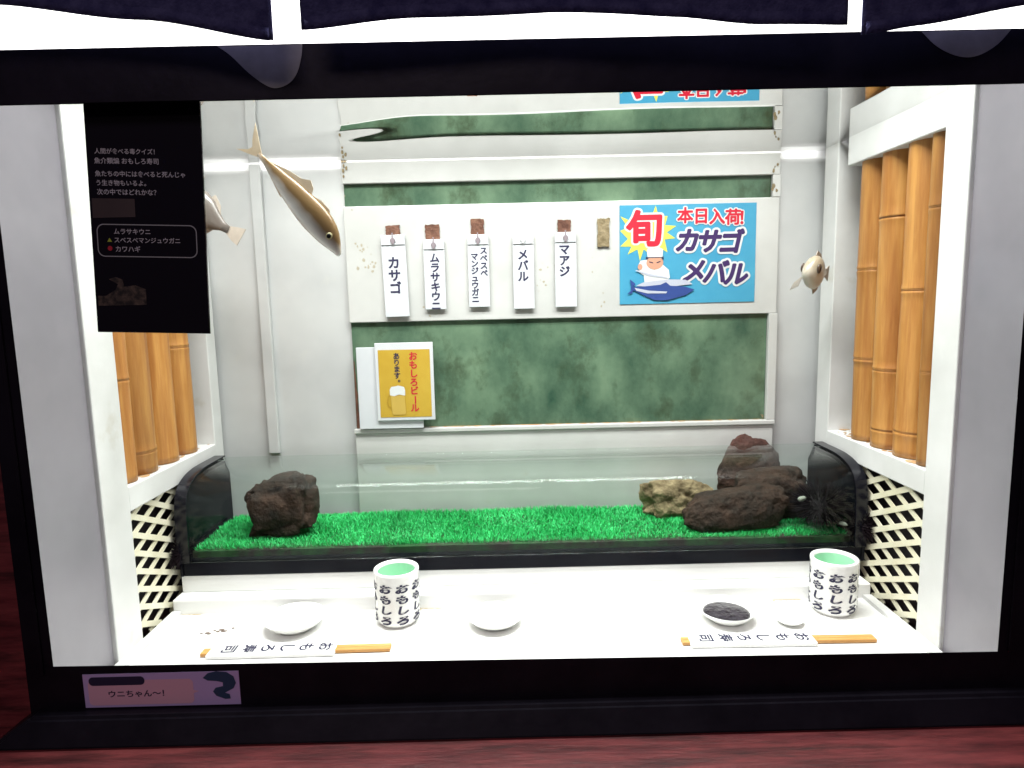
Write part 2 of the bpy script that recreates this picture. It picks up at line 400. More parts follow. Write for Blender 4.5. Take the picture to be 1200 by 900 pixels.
def bamboo(scr, s, y, rad, z0, z1, lean, seed, nodes):
    rnd = random.Random(seed); seg = 20; bm = B(); prev = None
    zs = [z0 + (z1 - z0) * k / 60 for k in range(61)]
    for zn in nodes: zs += [zn - .006, zn - .003, zn, zn + .003, zn + .006]
    zs = sorted(zs)
    x = s * (0.661 + rad)
    ph = rnd.random() * 6
    for z in zs:
        r = rad * (1 + 0.02 * noise.noise(Vector((seed, z * 7, 0))))
        for zn in nodes:
            d = abs(z - zn)
            if d < .0005: r *= 0.955
            elif d < .0065: r *= 1.035 - d * 2
        dx = lean * (z - z0) + 0.003 * math.sin(z * 5 + ph)
        ring = [bm.verts.new((x + r * math.cos(2 * math.pi * k / seg), y + dx + r * math.sin(2 * math.pi * k / seg), z)) for k in range(seg)]
        if prev:
            for k in range(seg): bm.faces.new((prev[k], prev[(k + 1) % seg], ring[(k + 1) % seg], ring[k]))
        else: bm.faces.new(ring[::-1])
        prev = ring
    bm.faces.new(prev)
    p = obj('bamboo_pole', bm, BAMBOO, scr, smooth=True)
    for zn in nodes:
        rb = B()
        ra = [(rad * 0.97 + 0.0006, -.0010), (rad * 0.965 + 0.0012, 0), (rad * 0.97 + 0.0006, .0010)]
        dx = lean * (zn - z0) + 0.003 * math.sin(zn * 5 + ph)
        rb.free(); rb = lathe(ra, x, y + dx, zn, 20)
        obj('joint_ring', rb, NODEM, p, smooth=True)
rl, sl_, railL = side(-1, 0.150, 0.222, 0.552, 0.592, 0.150, 0.193, 0.733, 'black quiz sign')
for i, (y, r, ln, nd) in enumerate(((.259, .024, .010, [.37, .60]), (.322, .037, .012, [.232, .66]), (.400, .036, .012, [.52]), (.473, .033, .012, [.41, .69]))):
    bamboo(sl_, -1, y, r, .1945, 0.9, ln * .6, 10 + i, nd)
rr, sr_, railR = side(1, 0.127, 0.186, 0.515, 0.570, 0.158, 0.200, 0.733, 'small pale fish')
for i, (y, r, ln, nd) in enumerate(((.214, .019, .012, [.355, .62]), (.276, .035, .012, [.49, .245]), (.350, .034, .012, [.235, .345, .62]), (.419, .033, .012, [.36, .53]))):
    bamboo(sr_, 1, y, r, .2015, 0.9, ln * .6, 20 + i, nd)
for (rail, s, z, y0, y1) in ((railL, -1, .1934, .224, .550), (railR, 1, .2004, .19, .513)):
    rnd = random.Random(5 + s); bm = B()
    for k in range(46):
        y = y0 + (y1 - y0) * rnd.random(); xx = s * (.666 + .05 * rnd.random() ** 1.5); r = .002 + .008 * rnd.random() ** 2
        n = 9; q = 0.6 + .8 * rnd.random()
        poly(bm, [(xx + r * q * math.cos(6.283 * j / n) * (.7 + .5 * rnd.random()), y + r * math.sin(6.283 * j / n) * (.7 + .5 * rnd.random()), z + .0002 + k * 4e-6) for j in range(n)])
    obj('deposit', bm, STAINM, rail)

def lattice(s, y0, y1, z0, z1, word):
    root = thing('lattice_panel', 'cream diagonal plastic lattice below the bamboo beside %s' % word, 'lattice', (s * .67, (y0 + y1) / 2, z0), 'lattice panels under the bamboo')
    obj('backing', bx(min(s * .700, s * .706), max(s * .700, s * .706), y0 - .004, y1 + .02, z0 - .02, z1 + .02), DARK, root)
    pitch = 0.0325; wd = 0.0098; rnd = random.Random(4 + s)
    cnt = 0
    for fam in (1, -1):
        # slat centre line: z = c + fam*slope*(y-y0)
        sl = 0.45
        vp = pitch
        span = sl * (y1 - y0)
        c = z0 - span if fam > 0 else z0
        while c < (z1 if fam > 0 else z1 + span):
            # clip the line to the rectangle
            pts = []
            ya = max(y0, min(y1, y0 + ((z0 if fam > 0 else z1) - c) / (fam * sl)))
            yb = max(y0, min(y1, y0 + ((z1 if fam > 0 else z0) - c) / (fam * sl)))
            za, zb = c + fam * sl * (ya - y0), c + fam * sl * (yb - y0)
            if yb - ya > 0.012:
                dirv = Vector((0, yb - ya, zb - za)).normalized(); nv = Vector((0, -dirv.z, dirv.y)) * wd / 2 * (1 if fam < 0 else .92)
                xx = s * (.664 if fam < 0 else .6665)
                bm = B(); p = Vector((xx, ya, za)); q = Vector((xx, yb, zb))
                poly(bm, [p + nv, q + nv, q - nv, p - nv], vec=Vector((s * .0024, 0, 0)))
                bmesh.ops.recalc_face_normals(bm, faces=bm.faces)
                obj('slat', bm, CREAM, root); cnt += 1
            c += vp
    return root
lattice(-1, .224, .552, -.084, .1495, 'the spotless white plate')
lattice(1, .189, .515, -.084, .1575, 'the cup next to the soy dish')

# ------------------------------------------------------------------ sushi case with clear cover
cs = thing('sushi_case', 'black ended display case with clear curved acrylic cover on white plinth', 'display case', (0, .45, -.021))
XL, XR = -.646, .652
prof = [(.535, .1675), (.455, .1672), (.425, .165), (.400, .160), (.380, .152), (.366, .140), (.358, .122), (.3545, .10), (.3525, .06), (.352, .012), (.352, -.0215)]
for (xa, xb) in ((XL - .005, XL), (XR, XR + .005)):
    bm = B()
    poly(bm, [(xa, y, z) for y, z in prof] + [(xa, .588, -.0215), (xa, .588, .12), (xa, .56, .160)], vec=Vector((xb - xa, 0, 0)))
    bmesh.ops.recalc_face_normals(bm, faces=bm.faces)
    obj('end_panel', bm, BLACKA, cs)
obj('base_tray', bx(XL + .0005, XR - .0005, .3535, .588, -.0215, .006, bev=.002), BLACKA, cs)
# smooth cover
def smooth_curve(pts, n=8):
    out = []
    for i in range(len(pts) - 1):
        p0 = pts[max(i - 1, 0)]; p1 = pts[i]; p2 = pts[i + 1]; p3 = pts[min(i + 2, len(pts) - 1)]
        for k in range(n):
            t = k / n
            out.append(tuple(0.5 * (2 * p1[a] + (p2[a] - p0[a]) * t + (2 * p0[a] - 5 * p1[a] + 4 * p2[a] - p3[a]) * t * t + (3 * p1[a] - p0[a] - 3 * p2[a] + p3[a]) * t ** 3) for a in (0, 1)))
    out.append(pts[-1]); return out
pc = smooth_curve(prof[:10] + [(.352, .0065)], 5)
bm = B(); outer = []; inner = []
for i, (y, z) in enumerate(pc):
    a = pc[max(i - 1, 0)]; b = pc[min(i + 1, len(pc) - 1)]
    d = Vector((b[0] - a[0], b[1] - a[1])).normalized(); nrm = Vector((d.y, -d.x))
    outer.append([bm.verts.new((x, y, z)) for x in (XL + .0005, XR - .0005)])
    inner.append([bm.verts.new((x, y - nrm.x * .004, z - nrm.y * .004)) for x in (XL + .0005, XR - .0005)])
for i in range(len(pc) - 1):
    bm.faces.new((outer[i][0], outer[i][1], outer[i + 1][1], outer[i + 1][0]))
    bm.faces.new((inner[i][0], inner[i + 1][0], inner[i + 1][1], inner[i][1]))
for i in (0, len(pc) - 1): bm.faces.new((outer[i][0], outer[i][1], inner[i][1], inner[i][0]))
bmesh.ops.recalc_face_normals(bm, faces=bm.faces)
obj('cover', bm, ACRYL, cs, smooth=True)

# black trim bands over both ends of the cover
for (xa, xb) in ((XL - .0062, XL + .016), (XR - .016, XR + .0062)):
    bm = B(); o1 = []; o2 = []
    for i, (y, z) in enumerate(pc):
        a = pc[max(i - 1, 0)]; b = pc[min(i + 1, len(pc) - 1)]
        d = Vector((b[0] - a[0], b[1] - a[1])).normalized(); nrm = Vector((d.y, -d.x))
        if nrm.x > 0 and nrm.y < 0: nrm = -nrm
        o1.append([bm.verts.new((x, y + nrm.x * .0008, z + nrm.y * .0008)) for x in (xa, xb)])
        o2.append([bm.verts.new((x, y + nrm.x * .0036, z + nrm.y * .0036)) for x in (xa, xb)])
    for i in range(len(pc) - 1):
        bm.faces.new((o1[i][0], o1[i + 1][0], o1[i + 1][1], o1[i][1])); bm.faces.new((o2[i][0], o2[i][1], o2[i + 1][1], o2[i + 1][0]))
        bm.faces.new((o1[i][0], o2[i][0], o2[i + 1][0], o1[i + 1][0])); bm.faces.new((o1[i][1], o1[i + 1][1], o2[i + 1][1], o2[i][1]))
    for i in (0, len(pc) - 1): bm.faces.new((o1[i][0], o1[i][1], o2[i][1], o2[i][0]))
    bmesh.ops.recalc_face_normals(bm, faces=bm.faces)
    obj('end_trim', bm, mat('black_trim', (.006, .006, .010), .18, spec=.35), cs)

# artificial turf: a mat with thousands of blades
GT = .013
def gh(x, y): return GT + .006 * noise.noise(Vector((x * 6, y * 9, 0))) + .02 * max(0, (y - .45)) * .6
mt = obj('turf_mat', bx(-.636, .640, .376, .580, .0065, .0190), TURFB)
tag(mt, 'green artificial grass mat lying in the sushi case', 'grass mat')
rnd = random.Random(11); verts = []; faces = []; 
NBL = 42000
for k in range(NBL):
    x = -.634 + 1.272 * rnd.random(); y = .378 + .20 * (rnd.random() ** 0.9)
    edge = 0.007 * noise.noise(Vector((x * 9, 3, 1))) + .006 * (1 - (x / .64) ** 2)
    if y < .380 + edge: y = .380 + edge + .012 * rnd.random()
    h = .0045 + .0055 * rnd.random() + gh(x, y) - GT; a = rnd.random() * 6.283; wd = .0009
    lx, ly = (rnd.random() - .5) * .012, (rnd.random() - .5) * .012
    if y < .388: ly -= .006
    i = len(verts); c, s_ = math.cos(a) * wd, math.sin(a) * wd
    z = .0185
    verts += [(x - c, y - s_, z), (x + c, y + s_, z), (x + lx * .5 + c * .8, y + ly * .5 + s_ * .8, z + h * .6), (x + lx * .5 - c * .8, y + ly * .5 - s_ * .8, z + h * .6), (x + lx, y + ly, z + h)]
    faces += [(i, i + 1, i + 2, i + 3), (i + 3, i + 2, i + 4)]
me = bpy.data.meshes.new('turf_blades'); off = WLOC[mt.name]
me.from_pydata([(v[0] - off.x, v[1] - off.y, v[2] - off.z) for v in verts], [], faces)
o = link('turf_blades', me, GRASS); o.parent = mt; o['kind'] = 'stuff'

# ------------------------------------------------------------------ rocks
def rock(name, label, cx, cy, z0, rx, ry, rz, seed, m, flat=0.25, rot=0.0, lump=0.28, facet=0.0, pw=0.78):
    bm = B(); bmesh.ops.create_icosphere(bm, subdivisions=5, radius=1)
    c, s_ = math.cos(rot), math.sin(rot)
    for v in bm.verts:
        p = v.co.copy(); q = p * 1.3 + Vector((seed * 3.1, seed, -seed))
        n = noise.noise(q) * lump + noise.noise(q * 2.3) * lump * .45 + noise.noise(q * 6) * .06 + noise.noise(q * 15) * .022
        cell = noise.voronoi(q * 1.2)[0][0]
        d = 1 + n + facet * (0.45 - cell)
        e = Vector((math.copysign(abs(p.x) ** pw, p.x), math.copysign(abs(p.y) ** pw, p.y), math.copysign(abs(p.z) ** pw, p.z)))
        v.co = e * d
    zmin = min(v.co.z for v in bm.verts); zmax = max(v.co.z for v in bm.verts)
    xs = max(abs(v.co.x) for v in bm.verts)
    for v in bm.verts:
        z = (v.co.z - zmin) / (zmax - zmin)
        z = max(0, (z - flat) / (1 - flat))
        X, Z = v.co.x / xs * rx, z * 2 * rz
        v.co = Vector((cx + X * c - (Z - rz) * s_, cy + v.co.y / xs * ry, z0 + rz + X * s_ + (Z - rz) * c))
    zl = min(v.co.z for v in bm.verts)
    bmesh.ops.translate(bm, verts=bm.verts, vec=(0, 0, z0 - zl))
    o = obj(name, bm, m, None, smooth=True)
    return tag(o, label, 'rock')
rock('rock', 'dark brown angular rock standing alone on the turf near the black quiz sign', -.487, .462, .018, .079, .055, .060, 4.4, ROCK, .04, R(7), .20, .42, .55)
rock('rock', 'long low dark brown rock lying on the turf in front of other rocks', .437, .437, .013, .112, .045, .041, 5.3, ROCK, .2, R(6), .15, .12)
rock('rock', 'dark brown rock behind the long low rock and beside the urchin', .535, .492, .018, .095, .04, .056, 7.7, ROCK, .12, 0, .18, .2)
rock('rock', 'reddish brown rock rising behind the case cover against the back wall', .507, .5585, .018, .075, .025, .0845, 9.1, ROCKR, .1, 0, .12, .10, 1.15)
rock('rock', 'knobbly tan rock on the turf half hidden by the long dark rock', .337, .523, .018, .080, .034, .043, 3.3, ROCKT, .1, 0, .30, .3)

# ------------------------------------------------------------------ urchins
def urchin(label, c, rad, sp, n, seed, lim=None):
    rnd = random.Random(seed); bm = B()
    bmesh.ops.create_icosphere(bm, subdivisions=3, radius=rad)
    for v in bm.verts: v.co = Vector((v.co.x * (lim[0] if lim else 1), v.co.y, v.co.z * .8)) + Vector(c)
    root = obj('sea_urchin', bm, URCH, None, smooth=True); tag(root, label, 'sea urchin', 'purple sea urchins in the display')
    b2 = B()
    for k in range(n):
        z = 1 - 2 * (k + .5) / n; a = k * 2.39996 + rnd.random() * .2; r = math.sqrt(1 - z * z)
        d = Vector((r * math.cos(a), r * math.sin(a), z)); d += Vector((rnd.random() - .5, rnd.random() - .5, rnd.random() - .5)) * .35; d.normalize()
        if lim: d.x *= lim[0]
        L = sp * (.65 + .5 * rnd.random()) * (0.55 if d.z < -.5 else 1)
        p = Vector(c) + Vector((d.x, d.y, d.z * .8)) * rad * .9; q = p + d * L
        if q.z < c[2] - rad * .95: q.z = c[2] - rad * .95
        t = d.orthogonal().normalized(); u = d.cross(t); w_ = .0021
        ring = [b2.verts.new(p + (t * math.cos(6.283 * j / 5) + u * math.sin(6.283 * j / 5)) * w_) for j in range(5)]
        tip = b2.verts.new(q)
        for j in range(5): b2.faces.new((ring[j], ring[(j + 1) % 5], tip))
    o = obj('spines', b2, URCH, root); o['kind'] = 'stuff'
    return root
urchin('black spiny sea urchin inside the case on the turf beside the dark rocks', (.598, .412, .070), .036, .034, 420, 1)
urchin('sea urchin wedged between the case end and the lattice near the soy dish', (.656, .372, .040), .030, .022, 300, 2, lim=(.42,))
urchin('sea urchin wedged between the case end and the lattice far from the soy dish', (-.653, .372, .020), .030, .022, 300, 3, lim=(.30,))

# pale shells by the urchin
def shell(label, c, r, tilt, yaw):
    bm = B(); n = 18; rings = []
    for i in range(7):
        a = i / 6 * math.pi / 2; ring = []
        for k in range(n):
            p = 6.283 * k / n; rr_ = r * math.sin(a) * (1 + .05 * math.cos(11 * p)) * (1 + .45 * math.cos(p)); ring.append(bm.verts.new((rr_ * math.cos(p), rr_ * math.sin(p) * .42, r * .4 * math.cos(a))))
        rings.append(ring)
    for a, b in zip(rings, rings[1:]):
        for k in range(n): bm.faces.new((a[k], b[k], b[(k + 1) % n], a[(k + 1) % n]))
    bmesh.ops.remove_doubles(bm, verts=bm.verts, dist=1e-5)
    mm = Matrix.Translation(c) @ Matrix.Rotation(yaw, 4, 'Z') @ Matrix.Rotation(tilt, 4, 'X')
    bmesh.ops.transform(bm, matrix=mm, verts=bm.verts)
    tag(obj('shell', bm, SHELL, None, smooth=True), label, 'shell')
shell('small grey white shell between the long dark rock and the sea urchin', Vector((.548, .392, .090)), .0115, R(75), R(25))
shell('small pale shell on the turf edge under the sea urchin', Vector((.622, .375, .045)), .009, R(85), R(-60))

# ------------------------------------------------------------------ cups
def cup(cx, cy, label, turn):
    root = thing('tea_cup', label, 'cup', (cx, cy, CZ), 'lettered tea cups on the counter')
    r = .0395; h = .101
    outp = [(0, .002), (.026, .002), (.027, 0), (.031, 0), (.0315, .003), (.0365, .007), (.0385, .013), (r, .022), (r, h - .012), (r + .0004, h - .009), (r + .0010, h - .004), (r + .0002, h - .001), (r - .002, h), (r - .0055, h - .002), (r - .0065, h - .006)]
    obj('body', lathe(outp, cx, cy, CZ, 64), CERAM, root, smooth=True)
    obj('lining', lathe([(r - .0064, h - .006), (r - .007, h - .02), (r - .0075, .03), (r - .015, .012), (0, .010)], cx, cy, CZ, 64), GREENG, root, smooth=True)
    for k in range(8):
        a0 = -math.pi / 2 + turn + k * math.pi / 4
        R_ = r + .0005
        fn = lambda a, b: Vector((cx + R_ * math.cos(a0 + a / r), cy + R_ * math.sin(a0 + a / r), CZ + b))
        bm = B(); y = h - .0265
        for ch in 'おもしろ':
            put_text(bm, ch, fn, .045, sx=.0262, sy=.0168, shear=.15, dy=y); y -= .0193
        obj('lettering', bm, INK, root)
    return root
cup(-.226, .2795, 'white lettered tea cup between the two empty white plates', R(-22))
cup(.562, .2795, 'white lettered tea cup behind the tiny white dish', R(-20))
WLOC
# ------------------------------------------------------------------ plates
def plate(label, cx, cy, r, h, soy=False, name='plate'):
    p = [(0, .0025), (r * .45, .0025), (r * .47, 0), (r * .55, 0), (r * .58, .003), (r * .85, h * .55), (r * .985, h * .93), (r, h), (r * .97, h * .985), (r * .82, h * .62), (r * .6, .0075), (0, .006)]
    root = obj(name, lathe(p, cx, cy, CZ, 64), CERAM, None, smooth=True)
    tag(root, label, 'plate', 'white plates on the counter')
    if soy:
        rr_ = r * .80
        o = obj('soy_sauce', lathe([(0, h * .64), (rr_ * .9, h * .64), (rr_, h * .60), (rr_ * .95, h * .52)], cx, cy, CZ, 48), SOY, root, smooth=True)
    return root
plate('round white empty plate behind the chopsticks beside the cream lattice', -.4080, .2635, .0540, .022)
plate('round white empty plate on the counter with no chopsticks in front', -.0500, .2590, .0500, .018)
plate('white plate holding dark soy sauce behind the chopsticks', .3610, .2545, .0500, .022, True)
plate('tiny white dish in front of the lettered cup', .4650, .2350, .0240, .010, name='small_dish')

# ------------------------------------------------------------------ chopsticks in paper sleeves
def chop(label, x0, xs, x1, yc, ang):
    root = thing('chopsticks', label, 'chopsticks', ((x0 + x1) / 2, yc, CZ), 'sleeved chopsticks on the counter')
    cxm = (x0 + xs) / 2
    rotm = Matrix.Translation((cxm, yc, 0)) @ Matrix.Rotation(ang, 4, 'Z') @ Matrix.Translation((-cxm, -yc, 0))
    bm = bx(x0, xs, yc - .0175, yc + .0175, CZ + .0006, CZ + .0078, bev=.0022)
    bmesh.ops.transform(bm, matrix=rotm, verts=bm.verts); obj('sleeve', bm, PAPER, root)
    for sgn in (-1, 1):
        bm = bx(x0 - .012, x1, yc + sgn * .0046 - .0043, yc + sgn * .0046 + .0043, CZ + .0012, CZ + .0072, bev=.0014)
        bmesh.ops.transform(bm, matrix=rotm, verts=bm.verts); obj('stick', bm, STICK, root)
    bm = B(); x = xs - .020
    fn = lambda a, b: rotm @ Vector((a, b, CZ + .0082))
    for ch in 'おもしろ寿司':
        put_text(bm, ch, fn, .025, rot=-math.pi / 2, sx=.0265, sy=.026, dx=x, dy=yc + .002); x -= .0318
    obj('lettering', bm, INK, root)
chop('paper sleeved chopsticks in front of the empty white plate', -.522, -.312, -.222, .178, R(.5))
chop('paper sleeved chopsticks in front of the soy sauce plate', .272, .478, .578, .174, R(-1.0))
bm = B(); rnd = random.Random(3)
for k in range(9):
    x = -.570 + .045 * k / 8 + .006 * rnd.random(); y = .243 + .010 * rnd.random() + .012 * k / 8; r = .0010 + .0022 * rnd.random()
    poly(bm, [(x + r * 1.6 * math.cos(6.283 * j / 7) * (.6 + .6 * rnd.random()), y + r * math.sin(6.283 * j / 7), CZ + .0003 + k * 1e-5) for j in range(7)], vec=Vector((0, 0, .0008)))
tag(obj('debris', bm, mat('dark_crumb', (.16, .12, .10), .9)), 'scattered brown specks of debris on the counter beside the empty plate', 'debris')

# ------------------------------------------------------------------ hanging tags
def menu_tag(words, xc, w_, ztop, zbot, pad, hook, label, tilt=0.0, text=None):
    root = thing('menu_tag', label, 'menu tag', (xc, YB - .006, zbot), 'hanging menu tags on the back wall')
    Y = YB
    rot = Matrix.Translation((xc, 0, ztop)) @ Matrix.Rotation(tilt, 4, 'Y') @ Matrix.Translation((-xc, 0, -ztop))
    def o(n, bm, m, p=root):
        bmesh.ops.transform(bm, matrix=rot, verts=bm.verts); return obj(n, bm, m, p)
    if pad:
        bm = B(); rnd = random.Random(int(xc * 1000)); px0, px1, pz0, pz1 = pad
        pts = []
        for k in range(28):
            f = k / 28 * 4; e = int(f); q = f - e
            c = [(px0 + (px1 - px0) * q, pz1), (px1, pz1 - (pz1 - pz0) * q), (px1 - (px1 - px0) * q, pz0), (px0, pz0 + (pz1 - pz0) * q)][e]
            pts.append((c[0] + .0022 * (rnd.random() - .5), Y - .0004, c[1] + .0022 * (rnd.random() - .5)))
        poly(bm, pts, vec=Vector((0, -.0035, 0))); bmesh.ops.recalc_face_normals(bm, faces=bm.faces)
        o('adhesive_pad', bm, RUST)
    back = o('plate', bx(xc - w_ / 2, xc + w_ / 2, Y - .0075, Y - .0042, zbot, ztop, bev=.0008), PLASTIC)
    o('header', bx(xc - w_ / 2 + .0008, xc + w_ / 2 - .0008, Y - .0094, Y - .0076, ztop - .021, ztop - .001, bev=.0005), PLASTIC)
    hk = B()
    pts = [(xc + .0058 * math.sin(a) * (1 if math.cos(a) < .3 else .65), Y - .0098, ztop - .013 - .0072 * math.cos(a) * (-1 if False else 1) * (1.0 if math.cos(a) > 0 else .9)) for a in [6.283 * k / 16 for k in range(16)]]
    poly(hk, [(p[0], p[1], p[2]) for p in pts], vec=Vector((0, -.0018, 0)))
    box(hk, xc - .0016, xc + .0010, Y - .0112, Y - .0096, ztop - .009, ztop + .004)
    bmesh.ops.recalc_face_normals(hk, faces=hk.faces)
    o('hook', hk, hook)
    bm = B()
    for (s, cx, top, size, step) in text:
        column(bm, s, facing(0, Y - .0079, 0), xc + cx, top, size, step, .034)
    o('lettering', bm, INK)
menu_tag('', -.2575, .052, .632, .458, (-.272, -.242, .630, .652), GREYM, 'white menu tag reading kasago in three large characters, tallest of the tags', R(-1.2), [('カサゴ', -.001, .585, .027, .0268)])
menu_tag('', -.1705, .045, .621, .472, (-.188, -.157, .618, .652), GREYM, 'white menu tag reading murasaki uni in one column of six characters', 0, [('ムラサキウニ', .001, .591, .0215, .0204)])
menu_tag('', -.0755, .045, .629, .475, (-.090, -.062, .624, .662), GREYM, 'white menu tag reading subesube manjugani in two columns of small characters', 0, [('スベスベ', .0115, .602, .0165, .0158), ('マンジュウガニ', -.0085, .590, .0165, .0152)])
menu_tag('', .0210, .045, .628, .469, None, mat('pale_hook', (.5, .5, .5), .4), 'white menu tag reading mebaru, hanging without a brown pad above', 0, [('メバル', -.001, .595, .0235, .0232)])
menu_tag('', .1120, .046, .630, .471, (.096, .124, .626, .656), GREYM, 'white menu tag reading maaji, hanging next to the bare brown pad', 0, [('マアジ', -.003, .604, .0240, .0232)])
bm = B(); rnd = random.Random(2)
pts = []
for k in range(32):
    f = k / 32 * 4; e = int(f); q = f - e
    c = [(.181 + .026 * q, .657), (.207, .657 - .060 * q), (.207 - .026 * q, .597), (.181, .597 + .06 * q)][e]
    pts.append((c[0] + .003 * (rnd.random() - .5), YB - .0004, c[1] + .003 * (rnd.random() - .5)))
poly(bm, pts, vec=Vector((0, -.0035, 0))); bmesh.ops.recalc_face_normals(bm, faces=bm.faces)
tag(obj('adhesive_pad', bm, RUSTG), 'bare grey brown adhesive pad on the board between the tags and the poster', 'adhesive pad')

# small dirt specks on the boarding, part of the board
bm = B(); rnd = random.Random(8)
spots = [(-.325, .60, 10), (-.315, .575, 8), (-.30, .56, 5), (.06, .56, 5), (.062, .52, 6), (-.345, .70, 3), (.175, .585, 3), (.18, .48, 3), (-.19, .475, 4)]
k = 0
for (x, z, n) in spots:
    for j in range(n):
        xx = x + rnd.gauss(0, .010); zz = z + rnd.gauss(0, .012); r = .0008 + .0028 * rnd.random() ** 2; k += 1
        if xx < X0 + .004: continue
        poly(bm, [(xx + r * math.cos(6.283 * i / 7) * (.6 + .6 * rnd.random()), YB - .00025 - k * 2e-6, zz + r * math.sin(6.283 * i / 7) * (.6 + .8 * rnd.random())) for i in range(7)])
obj('dirt_speck', bm, mat('pale_dirt', (.38, .34, .26), .9), bp)['kind'] = 'stuff'

# ------------------------------------------------------------------ blue poster
PX0, PX1, PZ0, PZ1 = .229, .5225, .4735, .6835
YP = YB - .0015
po = thing('poster', 'blue poster with yellow starburst, red and purple Japanese lettering and a chef', 'poster', ((PX0 + PX1) / 2, YP, PZ0))
obj('sheet', bx(PX0, PX1, YP, YB - .0003, PZ0, PZ1), PBLUE, po)
kx = (PX1 - PX0) / 963; kz = (PZ1 - PZ0) / 700
def pp(zx, zy, d): return Vector((PX0 + (zx - 92) * kx, YP - d, PZ1 - (zy - 85) * kz))
def flat(name, pts, m, d, parent=po):
    bm = B(); poly(bm, [pp(x, y, d) for x, y in pts]); return obj(name, bm, m, parent)
def ell(cx, cy, rx, ry, n=24): return [(cx + rx * math.cos(6.283 * k / n), cy + ry * math.sin(6.283 * k / n)) for k in range(n)]
star = [(345, 90), (365, 165), (430, 165), (412, 228), (492, 236), (425, 280), (485, 322), (410, 330), (430, 420), (370, 385), (300, 430), (262, 395), (235, 478), (218, 395), (148, 430), (175, 375), (96, 372), (150, 320), (94, 262), (150, 240), (96, 160), (180, 200), (230, 150), (320, 160)]
flat('starburst', star, PYEL, .0004)
def ptext(s, zx, zy, size, m, d, shear=0.0, sx=1.0, bold=4, name='lettering', halo=.0):
    sz = size * kz; c = pp(zx, zy, 0)
    def stack(rad, mm, dd, n):
        bm = B()
        for k in range(n):
            a = 6.283 * k / n; hx, hz = rad * kx * math.cos(a), rad * kz * math.sin(a)
            put_text(bm, s, lambda p, q: Vector((c.x + p + hx, c.y - dd - k * 6e-6, c.z + q + hz)), 0, sx=sz * sx, sy=sz, shear=shear)
        put_text(bm, s, lambda p, q: Vector((c.x + p, c.y - dd - n * 6e-6, c.z + q)), 0, sx=sz * sx, sy=sz, shear=shear)
        obj(name, bm, mm, po)
    if halo: stack(halo + bold, PWHITE, d - .0004, 18)
    stack(bold, m, d, 12)
# 旬 is centred on its own ink
ptext('旬', 268, 268, 262, RED, .0012, sx=1.02, bold=10, halo=14)
for i, ch in enumerate('本日入荷！'):
    ptext(ch, 553 + i * 112 - (20 if ch == '！' else 0), 172 + i * 6, 116, RED, .0012, bold=4, halo=8)
for i, ch in enumerate('カサゴ'):
    ptext(ch, 572 + i * 152, 352 + i * 8, 176, PURP, .0012, shear=.22, bold=8, halo=15)
for i, ch in enumerate('メバル'):
    ptext(ch, 622 + i * 150, 568 + i * 14, 176, PURP, .0012, shear=.22, bold=8, halo=15)
ch_ = flat('chef_jacket', [(240, 475), (285, 470), (300, 500), (395, 505), (440, 545), (448, 600), (420, 628), (268, 632), (262, 580), (232, 560), (226, 500)], PWHITE, .0015)
flat('hand', ell(236, 520, 17, 22), PSKIN, .0018, ch_)
flat('face', ell(340, 492, 60, 48), PSKIN, .0018, ch_)
flat('hair', [(276, 470), (276, 450), (402, 450), (402, 470), (385, 458), (295, 458)], INK, .0019, ch_)
flat('hat', [(288, 452), (282, 400), (300, 388), (335, 396), (372, 384), (398, 398), (394, 452)], PWHITE, .0020, ch_)
flat('collar', [(318, 512), (338, 545), (362, 512), (352, 508), (338, 528), (326, 508)], PSKIN, .0019, ch_)
flat('knife', [(200, 545), (212, 540), (300, 570), (430, 598), (432, 606), (300, 586)], PGREY, .0021, ch_)
flat('brow', [(300, 482), (328, 490), (327, 496), (300, 489)], INK, .0021, ch_)
flat('brow', [(380, 480), (352, 490), (353, 496), (380, 487)], INK, .0021, ch_)
flat('cutting_board', [(205, 655), (260, 630), (430, 612), (560, 618), (610, 650), (420, 668)], PGREY, .0016)
tu = flat('tuna', [(172, 664), (250, 660), (380, 650), (420, 632), (450, 658), (560, 668), (624, 690), (560, 728), (430, 762), (340, 760), (270, 728), (200, 690), (176, 684)], PNAVY, .0022)
flat('tail', [(176, 676), (204, 640), (170, 612), (162, 610), (172, 650), (168, 690), (142, 712), (178, 706), (186, 690)], PNAVY, .0024, tu)
flat('belly', [(196, 668), (300, 690), (430, 700), (420, 712), (290, 710), (210, 690)], PGREY, .0026, tu)

# ------------------------------------------------------------------ beer sign
bs = thing('beer_sign', 'yellow beer sign with red lettering and mug on two white plates', 'sign', (-.26, YB, .207))
obj('back_plate', bx(-.348, -.207, YB - .0100, YB - .0055, .2125, .393, bev=.0008), PLASTIC, bs)
fp = obj('front_plate', bx(-.3065, -.1800, YB - .0150, YB - .0105, .2310, .4020, bev=.0010), PLASTIC, bs)
obj('yellow_sheet', bx(-.2995, -.1870, YB - .0156, YB - .0151, .2385, .3870), BEERY, fp)
YS = YB - .0160
bm = B(); column(bm, 'おもしろビール', facing(0, YS, 0), -.2235, .381, .0195, .0190, .03); obj('lettering', bm, RED, fp)
bm = B(); column(bm, 'あります。', facing(0, YS, 0), -.2595, .380, .0155, .0143, .025); obj('lettering', bm, INK, fp)
def mug(pts, m, d, name):
    bm = B(); poly(bm, [(-.2995 + (x - 262) * .1125 / 450, YS - d, .3870 - (y - 145) * .1485 / 590) for x, y in pts]); obj(name, bm, m, fp)
mug([(352, 545), (484, 540), (492, 700), (480, 716), (374, 718), (362, 704)], BEERO, .0001, 'mug_outline')
